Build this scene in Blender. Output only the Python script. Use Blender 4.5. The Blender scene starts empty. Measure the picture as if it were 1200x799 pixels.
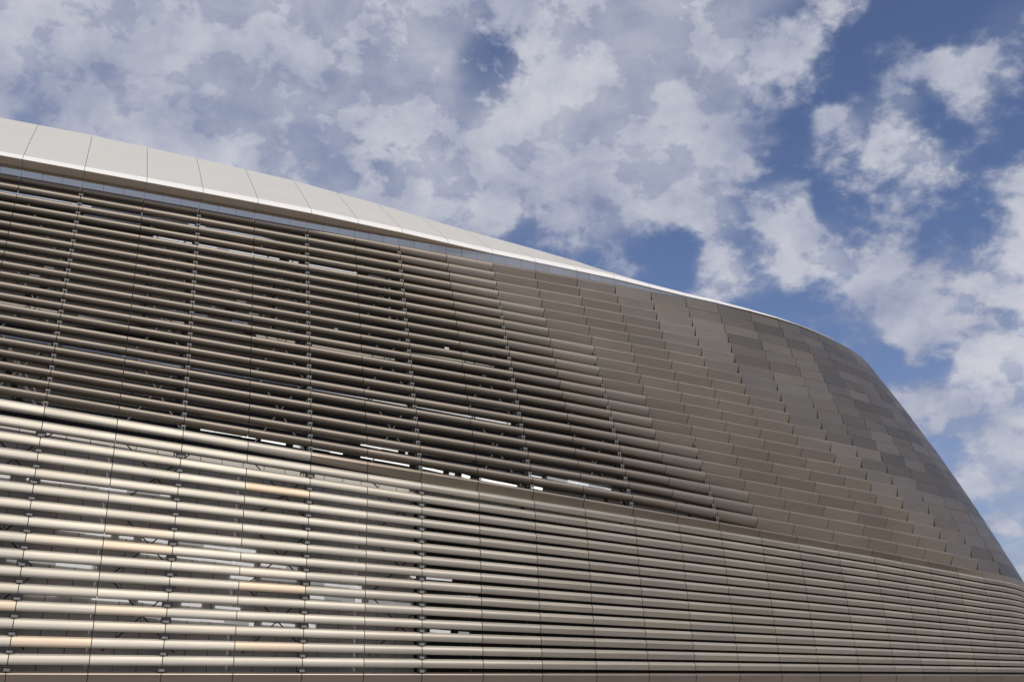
import bpy, math, random
import numpy as np
from mathutils import Vector

random.seed(7)
SC = bpy.context.scene
COL = SC.collection
R = math.radians
EYE = 1.65                      # eye height above the paving
PITCH = 18.7
F_PX = 1168.0                   # focal length in photograph pixels (35 mm lens)

# ------------------------------------------------------------------ camera
cam_d = bpy.data.cameras.new("camera")
cam_d.lens = 35.04
cam_d.sensor_width = 36.0
cam_d.clip_end = 5000
cam = bpy.data.objects.new("camera", cam_d)
cam.location = (0, 0, EYE)
cam.rotation_euler = (R(90 + PITCH), 0, 0)
COL.objects.link(cam)
SC.camera = cam

# ------------------------------------------------------------------ exposure
SC.view_settings.view_transform = 'Standard'
SC.view_settings.look = 'None'
SC.view_settings.exposure = 0.0
SC.view_settings.gamma = 1.0

# ------------------------------------------------------------------ sun
SUN_AZ = 150.0                  # degrees clockwise from the view direction (+Y)
SUN_EL = 46.0
SUN_DIR = Vector((math.sin(R(SUN_AZ)) * math.cos(R(SUN_EL)), math.cos(R(SUN_AZ)) * math.cos(R(SUN_EL)), math.sin(R(SUN_EL))))
sun_d = bpy.data.lights.new("sun", 'SUN')
sun_d.energy = 2.7
sun_d.angle = R(0.53)
sun_d.color = (1.0, 0.95, 0.87)
sun = bpy.data.objects.new("sun", sun_d)
sun.rotation_euler = SUN_DIR.to_track_quat('Z', 'Y').to_euler()
sun.location = (30, -60, 90)
COL.objects.link(sun)


def look_dir(px, py):
    """world direction seen through a point of the photograph"""
    a = (px - 600) / F_PX
    b = -(py - 399.5) / F_PX
    c, s = math.cos(R(PITCH)), math.sin(R(PITCH))
    return Vector((a, c - b * s, b * c + s))


# ------------------------------------------------------------------ world: daylight sky with broken cloud
W = bpy.data.worlds.new("World")
SC.world = W
W.use_nodes = True
nt = W.node_tree
nt.nodes.clear()


def N(kind, **kw):
    n = nt.nodes.new(kind)
    for k, v in kw.items():
        setattr(n, k, v)
    return n


def wire(a, b):
    nt.links.new(a, b)


def mth(op, a, b=None, clamp=False):
    n = N('ShaderNodeMath', operation=op, use_clamp=clamp)
    for i, v in enumerate((a, b)):
        if v is None:
            continue
        if isinstance(v, (int, float)):
            n.inputs[i].default_value = v
        else:
            wire(v, n.inputs[i])
    return n.outputs[0]


def sstep(v, a, b, lo=0.0, hi=1.0):
    n = N('ShaderNodeMapRange', interpolation_type='SMOOTHSTEP')
    wire(v, n.inputs['Value'])
    n.inputs['From Min'].default_value = a
    n.inputs['From Max'].default_value = b
    n.inputs['To Min'].default_value = lo
    n.inputs['To Max'].default_value = hi
    return n.outputs['Result']


def noise(vec, scale, detail, rough=0.55, dist=0.0):
    n = N('ShaderNodeTexNoise')
    n.inputs['Scale'].default_value = scale
    n.inputs['Detail'].default_value = detail
    n.inputs['Roughness'].default_value = rough
    n.inputs['Distortion'].default_value = dist
    wire(vec, n.inputs['Vector'])
    return n.outputs['Fac']


tc = N('ShaderNodeTexCoord')
nrm = N('ShaderNodeVectorMath', operation='NORMALIZE')
wire(tc.outputs['Generated'], nrm.inputs[0])
D = nrm.outputs[0]
sep = N('ShaderNodeSeparateXYZ')
wire(D, sep.inputs[0])
zz = mth('ADD', mth('MAXIMUM', sep.outputs['Z'], 0.0), 0.22)
comb = N('ShaderNodeCombineXYZ')
wire(mth('DIVIDE', sep.outputs['X'], zz), comb.inputs[0])
wire(mth('DIVIDE', sep.outputs['Y'], zz), comb.inputs[1])
P = comb.outputs[0]                                  # cloud deck seen in perspective
warp = N('ShaderNodeTexNoise')
warp.inputs['Scale'].default_value = 3.2
warp.inputs['Detail'].default_value = 4
wire(P, warp.inputs['Vector'])
wv = N('ShaderNodeVectorMath', operation='MULTIPLY_ADD')
wire(warp.outputs['Color'], wv.inputs[0])
wv.inputs[1].default_value = (0.08, 0.08, 0.08)
wv.inputs[2].default_value = (-0.04, -0.04, -0.04)
wD = N('ShaderNodeVectorMath', operation='ADD')
wire(D, wD.inputs[0])
wire(wv.outputs[0], wD.inputs[1])
wDn = N('ShaderNodeVectorMath', operation='NORMALIZE')
wire(wD.outputs[0], wDn.inputs[0])
DW = wDn.outputs[0]
# cloud banks and clear gaps: (direction of a photograph point, radius in photograph pixels, weight)
BANKS = [
    (40, 60, 320, .46), (250, 60, 270, .40), (300, 250, 170, .20), (450, 110, 180, .22), (640, 60, 200, .30),
    (790, 40, 160, .30), (720, 180, 150, .34), (650, 225, 70, .26), (530, 255, 80, .28), (840, 150, 110, .20),
    (830, 215, 60, .20), (940, 30, 90, .25), (725, 250, 50, .22), (870, 305, 62, .34), (1000, 280, 65, .34), (825, 335, 45, .26),
    (945, 300, 50, .22), (1075, 88, 40, .30), (1140, 95, 38, .34), (1035, 155, 44, .32), (1065, 200, 46, .32), (1115, 190, 34, .24),
    (920, 242, 34, .38), (980, 165, 30, .30), (1187, 235, 42, .40), (1195, 30, 46, .28), (1090, 330, 70, .10), (1170, 330, 80, .16),
    (1040, 365, 60, .18), (1130, 440, 120, .27), (1190, 480, 90, .20), (1175, 580, 70, .22), (1195, 640, 50, .30),
    (410, 165, 70, -.26), (575, 80, 42, -.24), (415, 25, 60, -.16), (120, 180, 80, -.12), (235, 165, 70, -.16),
    (590, 235, 45, -.14), (930, 95, 70, -.18), (640, 285, 50, -.20), (1060, 30, 90, -.14), (1000, 225, 50, -.12),
    (1150, 160, 60, -.06), (1080, 265, 70, -.14), (1150, 280, 40, -.10), (760, 300, 60, -.22), (1110, 540, 30, -.18),
    (1150, 375, 40, -.05), (1120, 590, 45, -.18), (1070, 420, 40, -.14), (1020, 395, 40, -.12),
]
bias = None
for px, py, rad, wgt in BANKS:
    d = look_dir(px, py).normalized()
    dot = N('ShaderNodeVectorMath', operation='DOT_PRODUCT')
    wire(DW, dot.inputs[0])
    dot.inputs[1].default_value = d
    ang = rad / F_PX
    v = sstep(dot.outputs['Value'], math.cos(ang * 1.25), math.cos(ang * 0.25), 0.0, wgt)
    bias = v if bias is None else mth('ADD', bias, v)
big = noise(P, 2.1, 3, 0.5)
sq = N('ShaderNodeVectorMath', operation='MULTIPLY')
wire(D, sq.inputs[0])
sq.inputs[1].default_value = (1.0, 1.0, 1.35)
Q = sq.outputs[0]
fine = noise(Q, 15.5, 9, 0.58, 0.15)
wisp = noise(Q, 29.0, 7, 0.60, 0.25)
def centred(v, k):
    return mth('MULTIPLY', mth('SUBTRACT', v, 0.5), k)


dens = mth('ADD', centred(big, 0.9), mth('ADD', centred(fine, 2.7), centred(wisp, 1.35)))
dens = mth('ADD', dens, mth('MINIMUM', mth('MULTIPLY', bias, 1.65), 0.66))
veil = mth('MULTIPLY', sstep(mth('ADD', bias, centred(big, 0.5)), 0.10, 0.62), 0.80)
cover = mth('MAXIMUM', sstep(dens, 0.0, 0.78), veil)
# tone inside the cloud: thick parts bright, the rest greyer
tone = sstep(mth('ADD', centred(noise(Q, 8.0, 8, 0.60, 0.2), 1.7), mth('MULTIPLY', cover, 0.35)), -0.10, 0.75)
cc = N('ShaderNodeMix', data_type='RGBA')
cc.inputs[6].default_value = (0.25, 0.29, 0.43, 1)
cc.inputs[7].default_value = (0.63, 0.64, 0.70, 1)
wire(tone, cc.inputs[0])
sky = N('ShaderNodeTexSky')
sky.sky_type = 'NISHITA'
sky.sun_disc = False
sky.sun_elevation = R(SUN_EL)
sky.sun_rotation = R(SUN_AZ)
sky.air_density = 1.0
sky.dust_density = 0.6
sky.ozone_density = 2.0
SKY_STRENGTH = 0.08
CLOUD_STRENGTH = 1.0
bg1 = N('ShaderNodeBackground')
bg1.inputs['Strength'].default_value = SKY_STRENGTH
tint = N('ShaderNodeMix', data_type='RGBA', blend_type='MULTIPLY')
tint.inputs[0].default_value = 1.0
tint.inputs[7].default_value = (1.10, 1.05, 1.22, 1)
wire(sky.outputs[0], tint.inputs[6])
wire(tint.outputs[2], bg1.inputs['Color'])
bg2 = N('ShaderNodeBackground')
bg2.inputs['Strength'].default_value = CLOUD_STRENGTH
wire(cc.outputs[2], bg2.inputs['Color'])
ms = N('ShaderNodeMixShader')
wire(mth('MULTIPLY', cover, 0.97), ms.inputs[0])
wire(bg1.outputs[0], ms.inputs[1])
wire(bg2.outputs[0], ms.inputs[2])
wo = N('ShaderNodeOutputWorld')
wire(ms.outputs[0], wo.inputs[0])


# ------------------------------------------------------------------ materials
def new_mat(name):
    m = bpy.data.materials.new(name)
    m.use_nodes = True
    t = m.node_tree
    return m, t, t.nodes['Principled BSDF']


def metal_mat(name, base, alt, metallic=0.9, rough=0.40, var=0.16, hue=0.25, streak=0.10, aniso=0.0):
    """brushed anodised sheet; 'tint' and 'hue' are stored on every sheet, grain and grime come from noise"""
    m, t, b = new_mat(name)
    n, l = t.nodes, t.links
    at = n.new('ShaderNodeAttribute'); at.attribute_name = 'tint'
    ah = n.new('ShaderNodeAttribute'); ah.attribute_name = 'hue'
    geo = n.new('ShaderNodeNewGeometry')
    mp = n.new('ShaderNodeMapping'); mp.inputs['Scale'].default_value = (0.5, 0.5, 6.0)
    l.new(geo.outputs['Position'], mp.inputs['Vector'])
    g1 = n.new('ShaderNodeTexNoise'); g1.inputs['Scale'].default_value = 1.4; g1.inputs['Detail'].default_value = 6
    l.new(mp.outputs[0], g1.inputs['Vector'])
    g2 = n.new('ShaderNodeTexNoise'); g2.inputs['Scale'].default_value = 0.35; g2.inputs['Detail'].default_value = 4
    l.new(geo.outputs['Position'], g2.inputs['Vector'])
    mix = n.new('ShaderNodeMix'); mix.data_type = 'RGBA'
    mix.inputs[6].default_value = (*base, 1); mix.inputs[7].default_value = (*alt, 1)
    l.new(ah.outputs['Fac'], mix.inputs[0])
    v = n.new('ShaderNodeMath'); v.operation = 'MULTIPLY_ADD'
    l.new(at.outputs['Fac'], v.inputs[0]); v.inputs[1].default_value = 2 * var; v.inputs[2].default_value = 1 - var
    s1 = n.new('ShaderNodeMath'); s1.operation = 'MULTIPLY_ADD'
    l.new(g1.outputs['Fac'], s1.inputs[0]); s1.inputs[1].default_value = 2 * streak; s1.inputs[2].default_value = 1 - streak
    s2 = n.new('ShaderNodeMath'); s2.operation = 'MULTIPLY_ADD'
    l.new(g2.outputs['Fac'], s2.inputs[0]); s2.inputs[1].default_value = 2 * streak; s2.inputs[2].default_value = 1 - streak
    mm = n.new('ShaderNodeMath'); mm.operation = 'MULTIPLY'; l.new(v.outputs[0], mm.inputs[0]); l.new(s1.outputs[0], mm.inputs[1])
    m2 = n.new('ShaderNodeMath'); m2.operation = 'MULTIPLY'; l.new(mm.outputs[0], m2.inputs[0]); l.new(s2.outputs[0], m2.inputs[1])
    sc = n.new('ShaderNodeVectorMath'); sc.operation = 'SCALE'
    l.new(mix.outputs[2], sc.inputs[0]); l.new(m2.outputs[0], sc.inputs['Scale'])
    l.new(sc.outputs[0], b.inputs['Base Color'])
    b.inputs['Metallic'].default_value = metallic
    ro = n.new('ShaderNodeMath'); ro.operation = 'MULTIPLY_ADD'
    l.new(g1.outputs['Fac'], ro.inputs[0]); ro.inputs[1].default_value = 0.12; ro.inputs[2].default_value = rough - 0.06
    l.new(ro.outputs[0], b.inputs['Roughness'])
    return m


def plain_mat(name, base, rough=0.6, metallic=0.0, var=0.12, scale=1.5, stretch=(1, 1, 1), bump=0.0):
    m, t, b = new_mat(name)
    n, l = t.nodes, t.links
    geo = n.new('ShaderNodeNewGeometry')
    mp = n.new('ShaderNodeMapping'); mp.inputs['Scale'].default_value = stretch
    l.new(geo.outputs['Position'], mp.inputs['Vector'])
    g = n.new('ShaderNodeTexNoise'); g.inputs['Scale'].default_value = scale; g.inputs['Detail'].default_value = 6
    l.new(mp.outputs[0], g.inputs['Vector'])
    v = n.new('ShaderNodeMath'); v.operation = 'MULTIPLY_ADD'
    l.new(g.outputs['Fac'], v.inputs[0]); v.inputs[1].default_value = 2 * var; v.inputs[2].default_value = 1 - var
    sc = n.new('ShaderNodeVectorMath'); sc.operation = 'SCALE'
    sc.inputs[0].default_value = base
    l.new(v.outputs[0], sc.inputs['Scale'])
    l.new(sc.outputs[0], b.inputs['Base Color'])
    b.inputs['Roughness'].default_value = rough
    b.inputs['Metallic'].default_value = metallic
    if bump:
        bp = n.new('ShaderNodeBump'); bp.inputs['Strength'].default_value = bump; bp.inputs['Distance'].default_value = 0.02
        l.new(g.outputs['Fac'], bp.inputs['Height'])
        l.new(bp.outputs[0], b.inputs['Normal'])
    return m


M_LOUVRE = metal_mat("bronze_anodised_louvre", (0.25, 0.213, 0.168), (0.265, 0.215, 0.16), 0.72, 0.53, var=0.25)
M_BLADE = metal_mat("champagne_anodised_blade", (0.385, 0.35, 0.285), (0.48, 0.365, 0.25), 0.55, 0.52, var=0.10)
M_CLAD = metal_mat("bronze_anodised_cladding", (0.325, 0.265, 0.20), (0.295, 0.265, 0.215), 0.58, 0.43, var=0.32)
M_BASE = metal_mat("anodised_base_band", (0.36, 0.30, 0.25), (0.36, 0.30, 0.24), 0.85, 0.47, var=0.05)
M_SOFFIT = plain_mat("taupe_soffit", (0.84, 0.75, 0.63), 0.6, 0, 0.06)
M_ROOF = plain_mat("off_white_roof_sheet", (0.63, 0.598, 0.515), 0.5, 0.0, 0.10, 1.0, (0.12, 0.12, 14.0))
M_LIP = plain_mat("white_fascia_sheet", (0.87, 0.83, 0.74), 0.35, 0.0, 0.03)
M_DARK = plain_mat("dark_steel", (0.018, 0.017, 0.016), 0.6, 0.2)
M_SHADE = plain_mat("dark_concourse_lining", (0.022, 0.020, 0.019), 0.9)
M_STEEL = plain_mat("galvanised_steel", (0.18, 0.17, 0.155), 0.6, 0.3, 0.2, 6)
M_INNER = plain_mat("grey_inner_lining", (0.62, 0.59, 0.54), 0.7, 0, 0.15, 0.8)
M_WHITE = plain_mat("white_painted_board", (0.80, 0.80, 0.79), 0.6, 0, 0.05)
M_BEIGE = plain_mat("beige_duct_cover", (0.42, 0.38, 0.31), 0.7, 0, 0.12)
M_CONC = plain_mat("concrete", (0.34, 0.32, 0.30), 0.85, 0, 0.2, 0.9)
M_PAVE = plain_mat("pale_granite_paving", (0.24, 0.215, 0.185), 0.85, 0, 0.18, 0.25)
M_DECK = plain_mat("roof_deck", (0.45, 0.44, 0.42), 0.8)

def glow_mat(name, e):
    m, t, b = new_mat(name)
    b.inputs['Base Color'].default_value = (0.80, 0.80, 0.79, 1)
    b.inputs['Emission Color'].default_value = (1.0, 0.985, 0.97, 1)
    b.inputs['Emission Strength'].default_value = e  # emission added to white panels in place of daylight, not a lamp
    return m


M_GLOW = glow_mat("white_panel_added_glow", 0.5)
M_GLOW2 = glow_mat("white_panel_dimmer_glow", 0.20)

M_GLASS, _t, _b = new_mat("reflective_clerestory_glass")
_b.inputs['Base Color'].default_value = (0.42, 0.365, 0.295, 1)
_b.inputs['Roughness'].default_value = 0.05
_b.inputs['Metallic'].default_value = 0.75
_b.inputs['IOR'].default_value = 2.2
_b.inputs['Specular IOR Level'].default_value = 0.9

# ------------------------------------------------------------------ the facade surface
TAB = [  # column, base x y, mid x y z, top x y (metres, eye level = 0, panel joint by panel joint)
    (-6, -40.17, 35.23, -40.58, 35.90, 13.59, -42.52, 39.53),
    (-5, -37.40, 36.38, -37.80, 37.03, 13.32, -39.74, 40.77),
    (-4, -34.63, 37.53, -35.02, 38.16, 13.06, -36.97, 42.01),
    (-3, -31.86, 38.69, -32.25, 39.29, 12.79, -34.20, 43.26),
    (-2, -29.09, 39.84, -29.47, 40.42, 12.52, -31.42, 44.50),
    (-1, -26.32, 40.99, -26.69, 41.55, 12.25, -28.65, 45.75),
    (0, -23.55, 42.14, -23.91, 42.68, 11.98, -25.88, 46.99),
    (1, -20.78, 43.29, -21.13, 43.81, 11.71, -23.10, 48.24),
    (2, -18.01, 44.45, -18.35, 44.94, 11.44, -20.34, 49.49),
    (3, -15.23, 45.59, -15.57, 46.07, 11.17, -17.59, 50.75),
    (4, -12.45, 46.71, -12.79, 47.19, 10.89, -14.86, 52.03),
    (5, -9.67, 47.82, -10.00, 48.30, 10.62, -12.13, 53.31),
    (6, -6.88, 48.92, -7.22, 49.42, 10.34, -9.42, 54.59),
    (7, -4.09, 50.03, -4.44, 50.55, 10.07, -6.71, 55.85),
    (8, -1.31, 51.16, -1.67, 51.70, 9.81, -4.00, 57.11),
    (9, 1.46, 52.32, 1.09, 52.89, 9.55, -1.29, 58.35),
    (10, 4.21, 53.50, 3.83, 54.10, 9.30, 1.41, 59.58),
    (11, 6.96, 54.71, 6.56, 55.35, 9.05, 4.10, 60.81),
    (12, 9.68, 55.97, 9.27, 56.62, 8.81, 6.77, 62.05),
    (13, 12.38, 57.28, 11.97, 57.94, 8.58, 9.42, 63.31),
    (14, 15.06, 58.64, 14.65, 59.29, 8.35, 12.04, 64.58),
    (15, 17.71, 60.05, 17.31, 60.68, 8.13, 14.61, 65.91),
    (16, 20.33, 61.50, 19.95, 62.10, 7.91, 17.10, 67.36),
    (17, 22.96, 62.95, 22.61, 63.48, 7.69, 19.50, 68.93),
    (18, 25.06, 64.10, 24.75, 64.56, 7.47, 21.40, 70.36),
    (19, 27.17, 65.25, 26.91, 65.63, 7.25, 23.22, 71.94),
    (20, 29.28, 66.39, 29.07, 66.67, 7.02, 24.98, 73.65),
    (21, 31.39, 67.54, 31.24, 67.69, 6.77, 26.71, 75.44),
    (22, 33.45, 68.77, 33.25, 69.00, 6.64, 28.25, 77.35),
    (23, 35.23, 70.38, 35.01, 70.63, 6.51, 29.62, 79.38),
    (24, 36.64, 72.32, 36.42, 72.58, 6.38, 30.73, 81.56),
    (25, 37.62, 74.51, 37.40, 74.77, 6.25, 31.45, 83.90),
    (26, 38.03, 76.88, 37.81, 77.13, 6.12, 31.62, 86.35),
    (27, 37.82, 79.27, 37.60, 79.52, 5.99, 31.20, 88.76),
    (28, 37.16, 81.58, 36.94, 81.83, 5.86, 30.28, 91.03),
    (29, 36.19, 83.77, 35.97, 84.02, 5.73, 29.05, 93.15),
    (30, 34.99, 85.85, 34.77, 86.10, 5.60, 27.65, 95.16),
    (31, 33.65, 87.83, 33.42, 88.09, 5.47, 26.14, 97.09),
]

TABN = np.array(TAB)
C_MIN, C_MAX = TABN[0, 0], TABN[-1, 0]
# small irregularities in the spacing of the panel joints
JOINT = {1: -.02, 2: .02, 4: .01, 5: .03, 6: -.015, 7: -.075, 8: -.04, 9: .015, 10: .03, 11: .06, 12: .04, 14: -.02, 15: -.07, 20: .035}


def cr(u, k):
    """Catmull-Rom through column k of the table"""
    x = min(max(u - C_MIN, 0.0), C_MAX - C_MIN - 1e-6)
    i = int(x); f = x - i
    n = len(TABN) - 1
    g = lambda j: TABN[j, k] if 0 <= j <= n else (2 * TABN[0, k] - TABN[1, k] if j < 0 else 2 * TABN[n, k] - TABN[n - 1, k])
    a, b, c, d = g(i - 1), g(i), g(i + 1), g(i + 2)
    return b + 0.5 * f * (c - a + f * (2 * a - 5 * b + 4 * c - d + f * (3 * (b - c) + d - a)))


Z_BASE, Z_TOP = 0.3, 25.0
_cache = {}


def col_pts(u):
    u = round(u, 4)
    if u not in _cache:
        _cache[u] = (Vector((cr(u, 1), cr(u, 2), Z_BASE + EYE)), Vector((cr(u, 3), cr(u, 4), cr(u, 5) + EYE)),
                     Vector((cr(u, 6), cr(u, 7), Z_TOP + EYE)))
    return _cache[u]


def surf(u, v):
    """v 0..1 lower screen (base to mid line), 1..2 upper screen (mid line to eaves)"""
    b, m, t = col_pts(u)
    if v <= 1:
        return b.lerp(m, v)
    q = m.lerp(t, v - 1)
    k = sm((u - 15) / 5)
    if k > 0:                                              # the shoulder swells a little between mid line and eaves
        up, out, tan, ln = frame(u, True)
        q = q + out * (0.38 * k * 4 * (v - 1) * (2 - v))
    return q


def frame(u, upper):
    b, m, t = col_pts(u)
    up = (t - m) if upper else (m - b)
    p = up.length
    up = up.normalized()
    e = 0.05
    k = 2 if upper else 0
    tan = ((col_pts(u + e)[k] + col_pts(u + e)[1]) - (col_pts(u - e)[k] + col_pts(u - e)[1])).normalized()
    out = tan.cross(up).normalized()
    return up, out, tan, p


N_UP, N_LO = 21, 16             # 21 upper rows; 16 lower rows, the first of them the transition row


def sm(x):
    x = min(max(x, 0.0), 1.0)
    return x * x * (3 - 2 * x)


def lerp_poly(a, b, f):
    return [(p[0] * (1 - f) + q[0] * f, p[1] * (1 - f) + q[1] * f) for p, q in zip(a, b)]


# cross sections (outward, up) in units of the row height, back top round the nose to back bottom
TUBE = [(-.30, .87), (-.10, .955), (.04, .975), (.14, .935), (.20, .85), (.215, .74), (.17, .625), (.06, .53), (-.10, .495), (-.30, .50)]
SAW = [(-.52, .985), (-.06, .997), (.0, .99), (.055, .935), (.085, .85), (.084, .775), (-.07, .535), (-.222, .295), (-.375, .05), (-.52, .05)]
FLUSH = [(-.16, .993), (-.04, .993), (.0, .993), (.0, .98), (.0, .90), (.0, .80), (.0, .55), (.0, .30), (.0, .008), (-.16, .008)]
BLADE = [(-.28, .965), (-.06, .985), (.02, .97), (.085, .885), (.128, .77), (.158, .64), (.177, .52), (.184, .41), (.155, .345), (-.28, .36)]
BLADE_FAR = [(-.30, .975), (-.06, .99), (.0, .985), (.115, .85), (.225, .70), (.225, .675), (.15, .53), (.075, .385), (.0, .24), (-.30, .25)]


def morph_up(u, r):
    u1 = 10.3 + 5.5 * r / 20
    u2 = 13.6 + 8.6 * r / 20
    m = sm((u - (u1 - 5.0)) / 5.0)
    if u > u1:
        m = 1 + sm((u - (u2 - 3.0)) / 3.5) if u > u2 - 3.0 else 1.0
    return m


def poly_up(u, r):
    m = morph_up(u, r)
    return lerp_poly(TUBE, SAW, m) if m <= 1 else lerp_poly(SAW, FLUSH, m - 1)


def poly_lo(u, r):
    q = lerp_poly(BLADE, BLADE_FAR, sm((u - 4) / 8))
    if r == 0:                                             # transition row follows the upper panels at the right
        q = lerp_poly(q, SAW, sm((u - 3) / 6))
        if u > 19:
            q = lerp_poly(q, FLUSH, sm((u - 19.5) / 2))
    return q


def section(u, r, upper, mid=None):
    up, out, tan, ln = frame(u, upper)
    if not upper:
        p = ln / N_LO
        base = surf(u, (N_LO - 1 - r) / N_LO)
        return [base + out * (n * p) + up * (w * p) for n, w in poly_lo(u, r)]
    p = ln / N_UP
    poly = poly_up(u if mid is None or morph_up(mid, r) < 1 else mid, r)
    rake = interp(u, [8, 11, 16, 22], [0, .02, .07, .19])  # sheet ends stand plumb although the joints step sideways row by row
    v0, res = 1 + (N_UP - 1 - r) / N_UP, []
    for n, w in poly:
        q = surf(u + rake * (w - .5), v0 + w / N_UP) if rake > 0 else surf(u, v0) + up * (w * p)
        res.append(q + out * (n * p))
    return res


def interp(u, xs, ys):
    return float(np.interp(u, xs, ys))


# ------------------------------------------------------------------ mesh helpers
def make(name, verts, faces, mat, parent=None, smooth=None, tint=None, hue=None, kind=None):
    me = bpy.data.meshes.new(name)
    me.from_pydata([tuple(v) for v in verts], [], faces)
    me.materials.append(mat)
    if tint is not None:
        n = len(verts)
        a = me.attributes.new('tint', 'FLOAT', 'POINT')
        a.data.foreach_set('value', tint if isinstance(tint, list) else [tint] * n)
        a = me.attributes.new('hue', 'FLOAT', 'POINT')
        a.data.foreach_set('value', hue if isinstance(hue, list) else [hue] * n)
    if smooth:
        me.polygons.foreach_set('use_smooth', smooth)
    me.update()
    o = bpy.data.objects.new(name, me)
    COL.objects.link(o)
    if parent:
        o.parent = parent
    if kind:
        o['kind'] = kind
    return o


def sweep(sections, closed=True):
    """quads between successive sections plus end caps"""
    n = len(sections[0])
    vs = [v for s in sections for v in s]
    fs = []
    for k in range(len(sections) - 1):
        for i in range(n if closed else n - 1):
            j = (i + 1) % n
            fs.append((k * n + i, k * n + j, (k + 1) * n + j, (k + 1) * n + i))
    nq = len(fs)
    if closed:
        o = len(vs)                                        # caps keep their own corners, so the nose shades evenly to the end
        vs += list(sections[0]) + list(sections[-1])
        fs.append(tuple(o + i for i in range(n))[::-1])
        fs.append(tuple(o + n + i for i in range(n)))
    return vs, fs, nq


class Bag:
    """collects many pieces into one mesh"""
    def __init__(self):
        self.v, self.f, self.s, self.t, self.h = [], [], [], [], []

    def add(self, vs, fs, sm_=None, t=0.5, h=0.0):
        o = len(self.v)
        self.v += vs
        self.f += [tuple(i + o for i in f) for f in fs]
        self.s += sm_ if sm_ else [False] * len(fs)
        self.t += [t] * len(vs)
        self.h += [h] * len(vs)

    def build(self, name, mat, parent, kind=None):
        if self.v:
            return make(name, self.v, self.f, mat, parent, self.s, self.t, self.h, kind)


BOX_F = [(0, 1, 3, 2), (4, 6, 7, 5), (0, 4, 5, 1), (2, 3, 7, 6), (0, 2, 6, 4), (1, 5, 7, 3)]


def bar(a, b, wid, dep, up=Vector((0, 0, 1))):
    """a box from a to b, wid across, dep deep"""
    a, b = Vector(a), Vector(b)
    t = (b - a).normalized()
    s = t.cross(up)
    if s.length < 1e-3:
        s = t.cross(Vector((1, 0, 0)))
    s = s.normalized()
    q = s.cross(t).normalized()
    vs = []
    for e in (a, b):
        for x in (-1, 1):
            for y in (-1, 1):
                vs.append(e + s * (x * dep / 2) + q * (y * wid / 2))
    return vs, BOX_F


def rod(a, b, r, n=6):
    a, b = Vector(a), Vector(b)
    t = (b - a).normalized()
    s = t.orthogonal().normalized()
    q = t.cross(s)
    ring = lambda c: [c + s * (r * math.cos(2 * math.pi * i / n)) + q * (r * math.sin(2 * math.pi * i / n)) for i in range(n)]
    vs, fs, _ = sweep([ring(a), ring(b)])
    return vs, fs


# ------------------------------------------------------------------ ground
make('ground', [(-3000, -3000, 0), (3000, -3000, 0), (3000, 3000, 0), (-3000, 3000, 0)], [(0, 1, 2, 3)], M_PAVE, kind='structure')

# ------------------------------------------------------------------ the stadium
stadium = bpy.data.objects.new('stadium', None)
stadium.location = (0, 0, 0)
COL.objects.link(stadium)
stadium['label'] = 'huge curved stadium wrapped in horizontal bronze metal louvres under a white roof edge'
stadium['category'] = 'stadium'


def joint(c):
    return c + JOINT.get(c, 0.0)


def slat_geo(c, r, upper, gap=0.012):
    u0, u1 = joint(c), joint(c + 1)
    w = u1 - u0
    um = (u0 + u1) / 2
    us = np.linspace(u0 + gap * w * .5, u1 - gap * w * .5, 4 if c >= 19 else 2)
    rows = [section(float(u), r, upper, um) for u in us]
    s0 = rows[0]
    vs, fs, nq = sweep(rows)
    m = morph_up((u0 + u1) / 2, r) if upper else 0.0
    n = len(s0)
    smooth = [False] * len(fs)
    for i in range(nq):
        if upper and m < 0.75:
            smooth[i] = 1 <= i <= 7
        elif upper:
            smooth[i] = 2 <= i <= 4 and m < 1.5
        elif not upper:
            smooth[i] = i in (3, 4, 5, 6) and u0 < 9
    return vs, fs, smooth, m


rear_clad, far_louvre, far_blade = Bag(), Bag(), Bag()
for r in range(N_UP):
    for c in range(-6, 31):
        vs, fs, s, m = slat_geo(c, r, True)
        t, h = random.random(), random.random()
        if c < -2:
            far_louvre.add(vs, fs, s, .36 + .26 * t, h * .3)
            continue
        if c > 24:
            rear_clad.add(vs, fs, s, t, h)
            continue
        jit = 0.010 if m > 1.4 else 0.0
        if jit:                                            # sheets never sit perfectly true
            up, out, tan, ln = frame(c + .5, True)
            a, b = random.uniform(-jit, jit), random.uniform(-jit, jit)
            vs = [v + out * (a if (v - vs[0]).dot(tan) < .9 else b) for v in vs]
        if m < 0.5:
            make('louvre', vs, fs, M_LOUVRE, stadium, s, .30 + .26 * t + .10 * m, h * .3)
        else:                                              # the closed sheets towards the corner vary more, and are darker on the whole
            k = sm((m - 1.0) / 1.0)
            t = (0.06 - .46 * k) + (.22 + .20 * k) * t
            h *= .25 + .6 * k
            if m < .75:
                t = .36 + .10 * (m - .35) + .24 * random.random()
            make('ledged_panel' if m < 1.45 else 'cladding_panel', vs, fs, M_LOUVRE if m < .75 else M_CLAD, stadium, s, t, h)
for r in range(N_LO):
    for c in range(-6, 31):
        vs, fs, s, m = slat_geo(c, r, False)
        t, h = random.random(), (random.random() ** 16 if c < 6 else random.random() * .12)
        if r == 0 and 5 <= c <= 24:
            t = .05 + .2 * t
            make('ledged_panel' if c < 19 else 'cladding_panel', vs, fs, M_CLAD, stadium, None, t, h)
        elif c < -1 or c > 16:
            far_blade.add(vs, fs, s, t, h * .5)
        else:
            make('blade', vs, fs, M_BLADE, stadium, s, t, h)
far_louvre.build('louvre', M_LOUVRE, stadium, 'stuff')
rear_clad.build('cladding_panel', M_CLAD, stadium, 'stuff')
far_blade.build('blade', M_BLADE, stadium, 'stuff')


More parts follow.
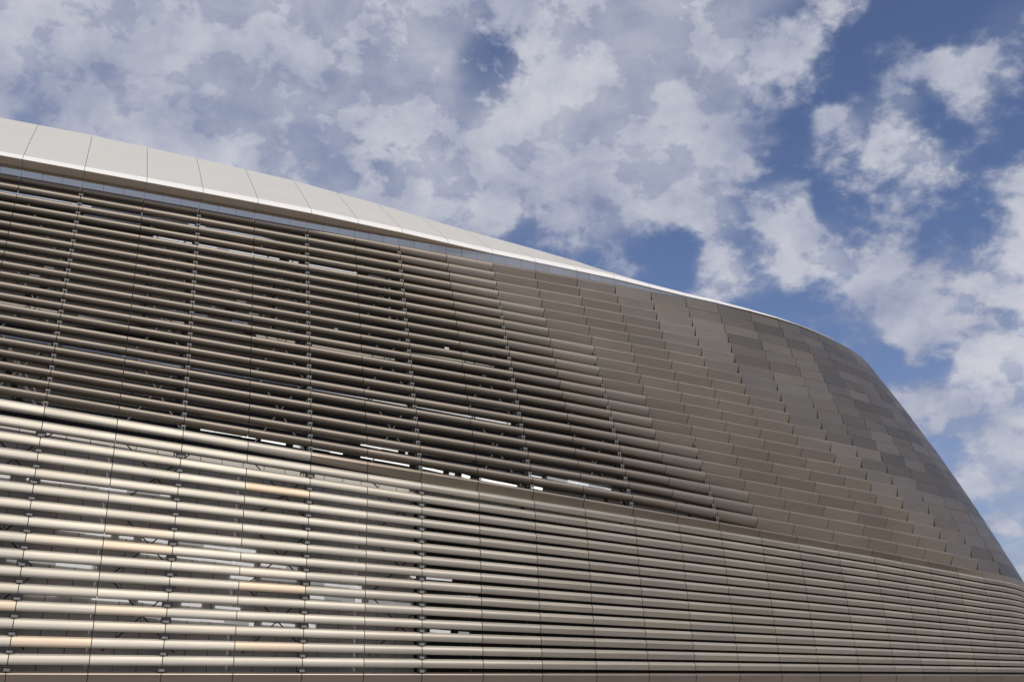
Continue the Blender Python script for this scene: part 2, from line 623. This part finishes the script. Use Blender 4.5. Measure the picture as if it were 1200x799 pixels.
# base band: a lipped panel under the lowest blade, and the plinth below it
def base_section(u):
    up, out, tan, ln = frame(u, False)
    b = surf(u, 0)
    z = Vector((0, 0, 1))
    return [b - out * .22 - z * .02, b - out * .02 - z * .02, b + out * .10 - z * .10, b + out * .11 - z * .13, b - out * .16 - z * .95, b - out * .4 - z * .95]


def plinth_section(u):
    up, out, tan, ln = frame(u, False)
    b = surf(u, 0); b = Vector((b.x, b.y, 0))
    return [b - out * .9 + Vector((0, 0, 1.2)), b - out * .45 + Vector((0, 0, 1.0)), b - out * .45 - Vector((0, 0, .2)), b - out * .9 - Vector((0, 0, .2))]


for c in range(-6, 31):
    u0, u1 = joint(c), joint(c + 1)
    vs, fs, nq = sweep([base_section(u0 + .006), base_section(u1 - .006)])
    make('base_panel', vs, fs, M_BASE, stadium, None, random.random(), random.random())
vs, fs, nq = sweep([plinth_section(u) for u in np.arange(-6, 31.01, 1)])
make('plinth', vs, fs, M_CONC, stadium)


# ------------------------------------------------------------------ eaves: clerestory glass, soffit and white lip, roof edge
def eaves(u):
    b, m, t = col_pts(u)
    e = .05
    tan = col_pts(u + e)[2] - col_pts(u - e)[2]
    tan = Vector((tan.x, tan.y, 0)).normalized()
    out = Vector((tan.y, -tan.x, 0))
    glass = interp(u, [9.5, 12, 14, 16], [.56, .38, .09, .03])
    over = interp(u, [5, 7, 9.2], [.95, .65, .06])
    lip = interp(u, [0, 3, 12, 14, 16, 17, 18, 19, 20], [.34, .42, .42, .34, .22, .15, .07, .03, .02])
    z = Vector((0, 0, 1))
    g0 = t - out * .06 + z * .03
    g1 = g0 + z * glass
    g1 = g1 + out * (.13 * glass)
    l0 = t + z * (.03 + glass) + out * over
    l1 = l0 - out * (lip * .6) + z * lip
    rise = interp(u, [-6, -2, 1, 3, 5, 7, 9, 11, 12, 13, 15, 17, 19], [30.7, 30.84, 30.9, 30.75, 30.57, 30.08, 29.43, 28.92, 28.64, 28.2, 27.2, 26.2, 25.3]) + EYE
    q = t - out * 5.0
    r1 = Vector((q.x, q.y, rise))
    return g0, g1, l0, l1, r1, out


for c in range(-6, 31):
    u0, u1 = joint(c), joint(c + 1)
    A0, A1 = eaves(u0 + .004), eaves(u1 - .004)

    # the white lip, folded over its edge
    s = []
    q = []
    for E in (A0, A1):
        g0, g1, l0, l1, r1, out = E
        up3 = Vector((0, 0, .03))
        s.append([l0 - out * .05, l0, l0 + up3, l0.lerp(l1, .6) + out * .012, l1 - out * .02, l1 - out * .25 - up3 * 2, l0 - out * .25 + up3 * 3])
        q.append([g1 - out * .12, l0 - out * .055 + up3 * .15, l0 - out * .055 + up3 * 1.5, g1 - out * .12 + up3 * 2])
    v_, f_, nq = sweep(q)
    if c < 10:
        make('soffit_panel', v_, f_, M_SOFFIT, stadium)
    v_, f_, nq = sweep(s)
    if c < 20:
        make('fascia_panel', v_, f_, M_LIP, stadium)
        # roof sheet, from just behind the lip to the roof edge
        s = []
        for E in (A0, A1):
            g0, g1, l0, l1, r1, out = E
            a = l1 - out * .03 + Vector((0, 0, .004))
            inn = (r1 - a).normalized()
            dn = Vector((out.x * -inn.z, out.y * -inn.z, -abs(inn.dot(out)))).normalized()
            s.append([a, a.lerp(r1, .5) + (-dn) * .03, r1, r1 + dn * .08, a + dn * .08])
        v_, f_, nq = sweep(s)
        make('roof_panel', v_, f_, M_ROOF, stadium)
    if c < 16:
        for k in range(3):
            E0, E1 = eaves(u0 + (u1 - u0) * (k + .006) / 3), eaves(u0 + (u1 - u0) * (k + .994) / 3)
            tw = random.uniform(-.012, .012)
            s = []
            for i, E in enumerate((E0, E1)):
                g0, g1, out = E[0], E[1], E[5]
                off = out * (tw * (1 if i else -1))
                s.append([g0 + off, g1 + off, g1 + off - out * .04, g0 + off - out * .04])
            v_, f_, nq = sweep(s)
            make('glass_pane', v_, f_, M_GLASS, stadium)

# dark frame behind the glass and the flat roof deck that closes the building
fr = Bag()
s = []
for u in np.arange(-6, 30.01, 1):
    g0, g1, l0, l1, r1, out = eaves(u)
    s.append([g0 - out * .10 - Vector((0, 0, .06)), g1 - out * .10 + Vector((0, 0, .05)), g1 - out * .3 + Vector((0, 0, .05)), g0 - out * .3 - Vector((0, 0, .06))])
v_, f_, nq = sweep(s)
make('window_frame', v_, f_, M_DARK, stadium)
s = []
for u in np.arange(-6, 30.01, 1):
    g0, g1, l0, l1, r1, out = eaves(u)
    e0 = r1 - Vector((0, 0, .1)) - out * .02 if u < 20 else g0 - out * .25 - Vector((0, 0, .03))
    s.append([e0, Vector((e0.x - out.x * 9 if u < 20 else e0.x - out.x * 4, e0.y - out.y * 9 if u < 20 else e0.y - out.y * 4, e0.z + (-.2)))])
v_, f_, nq = sweep(s, closed=False)
make('roof_deck', v_, f_, M_DECK, stadium)


# ------------------------------------------------------------------ behind the louvres
def plane3(a, b, c, off):
    n = (b - a).cross(c - a).normalized()
    if n.y > 0:
        n = -n
    return a - n * off, n


def hit(pl, px, py):
    p0, n = pl
    o = Vector((0, 0, EYE))
    d = look_dir(px, py)
    return o + d * ((p0 - o).dot(n) / d.dot(n))


PU = plane3(col_pts(0)[1], col_pts(10)[1], col_pts(5)[2], 1.3)
PU2 = plane3(col_pts(0)[1], col_pts(10)[1], col_pts(5)[2], 0.75)
PL = plane3(col_pts(0)[0], col_pts(9)[0], col_pts(5)[1], 1.15)


def inner(u, upper, off):
    up, out, tan, ln = frame(u, upper)
    return out * -off


# linings
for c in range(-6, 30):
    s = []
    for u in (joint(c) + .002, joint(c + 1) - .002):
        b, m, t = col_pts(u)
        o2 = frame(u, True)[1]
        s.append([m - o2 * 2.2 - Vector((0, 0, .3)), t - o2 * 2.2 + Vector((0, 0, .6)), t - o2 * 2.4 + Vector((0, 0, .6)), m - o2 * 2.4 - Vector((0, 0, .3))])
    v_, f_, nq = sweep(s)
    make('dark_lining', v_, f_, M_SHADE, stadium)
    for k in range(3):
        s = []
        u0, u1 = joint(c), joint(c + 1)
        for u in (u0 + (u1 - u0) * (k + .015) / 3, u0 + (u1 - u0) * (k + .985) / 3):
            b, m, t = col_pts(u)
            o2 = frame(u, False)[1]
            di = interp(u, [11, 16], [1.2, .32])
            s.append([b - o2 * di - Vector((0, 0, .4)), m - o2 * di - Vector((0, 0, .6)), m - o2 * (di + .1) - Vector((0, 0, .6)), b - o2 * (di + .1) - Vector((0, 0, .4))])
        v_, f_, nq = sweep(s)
        make('inner_panel', v_, f_, M_INNER if c < 7 else M_DARK, stadium)  # further columns of the grey lining coloured near-black, so gaps read as shade
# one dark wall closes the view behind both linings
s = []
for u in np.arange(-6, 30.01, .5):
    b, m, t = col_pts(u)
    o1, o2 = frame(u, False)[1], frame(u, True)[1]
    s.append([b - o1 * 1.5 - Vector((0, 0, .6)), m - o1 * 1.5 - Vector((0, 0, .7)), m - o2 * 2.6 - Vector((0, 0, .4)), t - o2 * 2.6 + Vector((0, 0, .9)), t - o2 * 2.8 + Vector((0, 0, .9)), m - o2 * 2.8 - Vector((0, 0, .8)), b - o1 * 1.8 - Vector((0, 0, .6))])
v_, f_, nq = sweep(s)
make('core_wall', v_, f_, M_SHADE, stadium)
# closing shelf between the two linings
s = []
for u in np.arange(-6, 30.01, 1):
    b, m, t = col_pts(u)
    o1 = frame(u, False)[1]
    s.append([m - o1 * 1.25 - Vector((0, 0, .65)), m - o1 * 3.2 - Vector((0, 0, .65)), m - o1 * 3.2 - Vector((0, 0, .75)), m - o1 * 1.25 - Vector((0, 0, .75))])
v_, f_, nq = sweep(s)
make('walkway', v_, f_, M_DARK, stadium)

# mullions at every second joint, each with its brackets
for c in range(-5, 18, 2):
    u = joint(c)
    b, m, t = col_pts(u)
    up, out, tan, ln = frame(u, True)
    mu = make('mullion', *bar(m - out * .62, t - out * .62, .16, .20, out), M_DARK, stadium)
    g = Bag()
    for r in range(N_UP):
        p = ln / N_UP
        x = morph_up(u, r)
        if x > .9:
            continue
        q = surf(u, 1 + (N_UP - 1 - r) / N_UP)
        for dx in (-.09, .09):
            g.add(*bar(q - out * .02 + tan * dx + up * (p * .40), q - out * .16 + tan * (dx * .4) + up * (-.04 * p), .05, .04, tan))
        g.add(*bar(q - out * .10 + up * (p * .36) - tan * .11, q - out * .10 + up * (p * .36) + tan * .11, .07, .10, up))
    g.build('bracket', M_STEEL, mu, 'stuff')
    up, out, tan, ln = frame(u, False)
    if c < 9:
        ml = make('mullion', *bar(b - out * .55, m - out * .55 - up * .6, .22, .16, out), M_DARK, stadium)
        g, k = Bag(), Bag()
        p = ln / N_LO
        for r in range(1, N_LO):
            q = surf(u, (N_LO - 1 - r) / N_LO)
            g.add(*bar(q + out * .02 - tan * .20 + up * (p * .26), q + out * .02 + tan * .20 + up * (p * .26), .09, .16, up))
            for dx in (-.19, .19):
                g.add(*bar(q + out * .0 + tan * dx + up * (p * .26), q + out * .0 + tan * dx + up * (p * .02), .06, .16, tan))
            k.add(*bar(q + out * .0 - tan * .12 + up * (p * .06), q + out * .0 + tan * .12 + up * (p * .06), .12, .18, up))
        g.build('bracket', M_DARK, ml, 'stuff')
        k.build('clamp_block', M_STEEL, ml, 'stuff')


def glow_strip(pl, x0, y0, x1, y1, h):
    """a run of white panels with added glow, each piece a little different in length and height"""
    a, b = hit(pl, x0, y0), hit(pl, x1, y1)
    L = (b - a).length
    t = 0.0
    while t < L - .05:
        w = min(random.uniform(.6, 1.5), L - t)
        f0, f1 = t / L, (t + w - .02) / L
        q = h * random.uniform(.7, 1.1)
        if random.random() < .14:                          # a dark opening between two glowing panels
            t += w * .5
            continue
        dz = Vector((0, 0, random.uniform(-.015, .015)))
        make('glow_panel', *bar(a.lerp(b, f0) + dz, a.lerp(b, f1) + dz, q, .05), random.choice((M_GLOW, M_GLOW, M_GLOW2)), stadium)
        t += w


def strip(name, pl, x0, y0, x1, y1, h, mat, dep=.08):
    a, b = hit(pl, x0, y0), hit(pl, x1, y1)
    up = Vector((0, 0, 1))
    return make(name, *bar(a, b, h, dep, up), mat, stadium)


# long rails and pipes behind the upper louvres
for x0, y0, x1, y1 in [(-90, 211, 84, 240), (107, 243, 221, 262), (241, 265, 340, 281), (-90, 226, 90, 252), (98, 252, 165, 263)]:
    strip('guard_rail', PU2, x0, y0, x1, y1, .10, M_WHITE, .10)
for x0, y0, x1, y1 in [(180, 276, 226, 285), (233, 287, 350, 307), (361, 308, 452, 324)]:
    glow_strip(PU2, x0, y0, x1, y1, .34)  # white panels, bright through added emission
for x0, y0, x1, y1 in [(72, 405, 215, 430), (224, 431, 355, 453), (363, 455, 476, 475), (486, 476, 598, 497), (-90, 377, 60, 403)]:
    strip('pipe', PU2, x0, y0, x1, y1, .11, M_WHITE, .11)
for x0, y0, x1, y1 in [(-90, 343, 70, 367), (92, 369, 215, 383), (300, 393, 345, 402), (365, 404, 462, 419), (480, 418, 578, 431)]:
    strip('duct', PU, x0, y0, x1, y1, .42, M_BEIGE, .3)
for x0, y0, x1, y1 in [(198, 365, 220, 368), (228, 369, 243, 371), (272, 376, 291, 379), (247, 360, 252, 361), (392, 384, 396, 385), (521, 407, 526, 408), (633, 427, 638, 428)]:
    strip('sign_plate', PU, x0, y0, x1, y1, .17, M_WHITE, .04)
# set-back posts
for xa, ya, xb, yb in [(181, 265, 172, 380), (325, 318, 324, 378), (456, 300, 457, 378), (8, 400, 42, 478), (560, 330, 566, 400)]:
    make('post', *bar(hit(PU, xa, ya), hit(PU, xb, yb), .22, .12, Vector((0, -1, 0))), M_STEEL, stadium)
# crossed tie rods bay by bay
for c in range(-4, 12, 2):
    for v0, v1 in ((1.03, 1.30), (1.32, 1.60), (1.62, 1.92)):
        for k in (0, 1):
            ua, ub = (joint(c) + .15, joint(c) + .95) if k else (joint(c) + .95, joint(c) + .15)
            oa, ob = inner(ua, True, .62 + .07 * k), inner(ub, True, .62 + .07 * k)
            make('tie_rod', *rod(surf(ua, v0) + oa, surf(ub, v1) + ob, .035), M_STEEL, stadium)
    for v0, v1 in ((.08, .36), (.37, .64), (.66, .92)):
        for k in (0, 1):
            ua, ub = (joint(c) + .15, joint(c) + 1.15) if k else (joint(c) + 1.15, joint(c) + .15)
            oa, ob = inner(ua, False, .75 + .06 * k), inner(ub, False, .75 + .06 * k)
            if c < 8:
                make('tie_rod', *rod(surf(ua, v0) + oa, surf(ub, v1) + ob, .03), M_DARK, stadium)
# floodlight drums hung in the dark bays
for px, py in [(58, 316), (41, 325), (283, 352), (275, 343), (297, 368)]:
    c_ = hit(PU, px, py)
    make('floodlight_drum', *rod(c_, c_ + Vector((.1, -.3, -.12)), .26, 12), M_CONC, stadium)
# white panels with added glow, seen through the lower screen
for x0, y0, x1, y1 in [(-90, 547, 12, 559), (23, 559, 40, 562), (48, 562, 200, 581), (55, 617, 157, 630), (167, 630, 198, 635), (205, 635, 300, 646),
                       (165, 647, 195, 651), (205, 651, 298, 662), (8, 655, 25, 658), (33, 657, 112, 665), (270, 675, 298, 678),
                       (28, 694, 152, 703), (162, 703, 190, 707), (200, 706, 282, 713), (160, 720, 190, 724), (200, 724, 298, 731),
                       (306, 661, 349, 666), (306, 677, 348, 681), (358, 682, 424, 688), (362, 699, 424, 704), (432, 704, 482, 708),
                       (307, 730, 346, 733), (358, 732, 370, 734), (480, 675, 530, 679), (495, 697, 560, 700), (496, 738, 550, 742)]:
    glow_strip(PL, x0, y0, x1, y1, .15)
# pale boards behind the mid line, their glow added as well
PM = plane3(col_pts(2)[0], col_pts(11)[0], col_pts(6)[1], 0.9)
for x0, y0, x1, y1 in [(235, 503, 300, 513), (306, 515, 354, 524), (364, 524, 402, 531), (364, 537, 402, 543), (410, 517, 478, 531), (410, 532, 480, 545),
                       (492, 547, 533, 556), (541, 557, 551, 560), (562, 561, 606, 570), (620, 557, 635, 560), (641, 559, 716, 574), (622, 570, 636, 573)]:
    glow_strip(PM, x0, y0, x1, y1, .15)
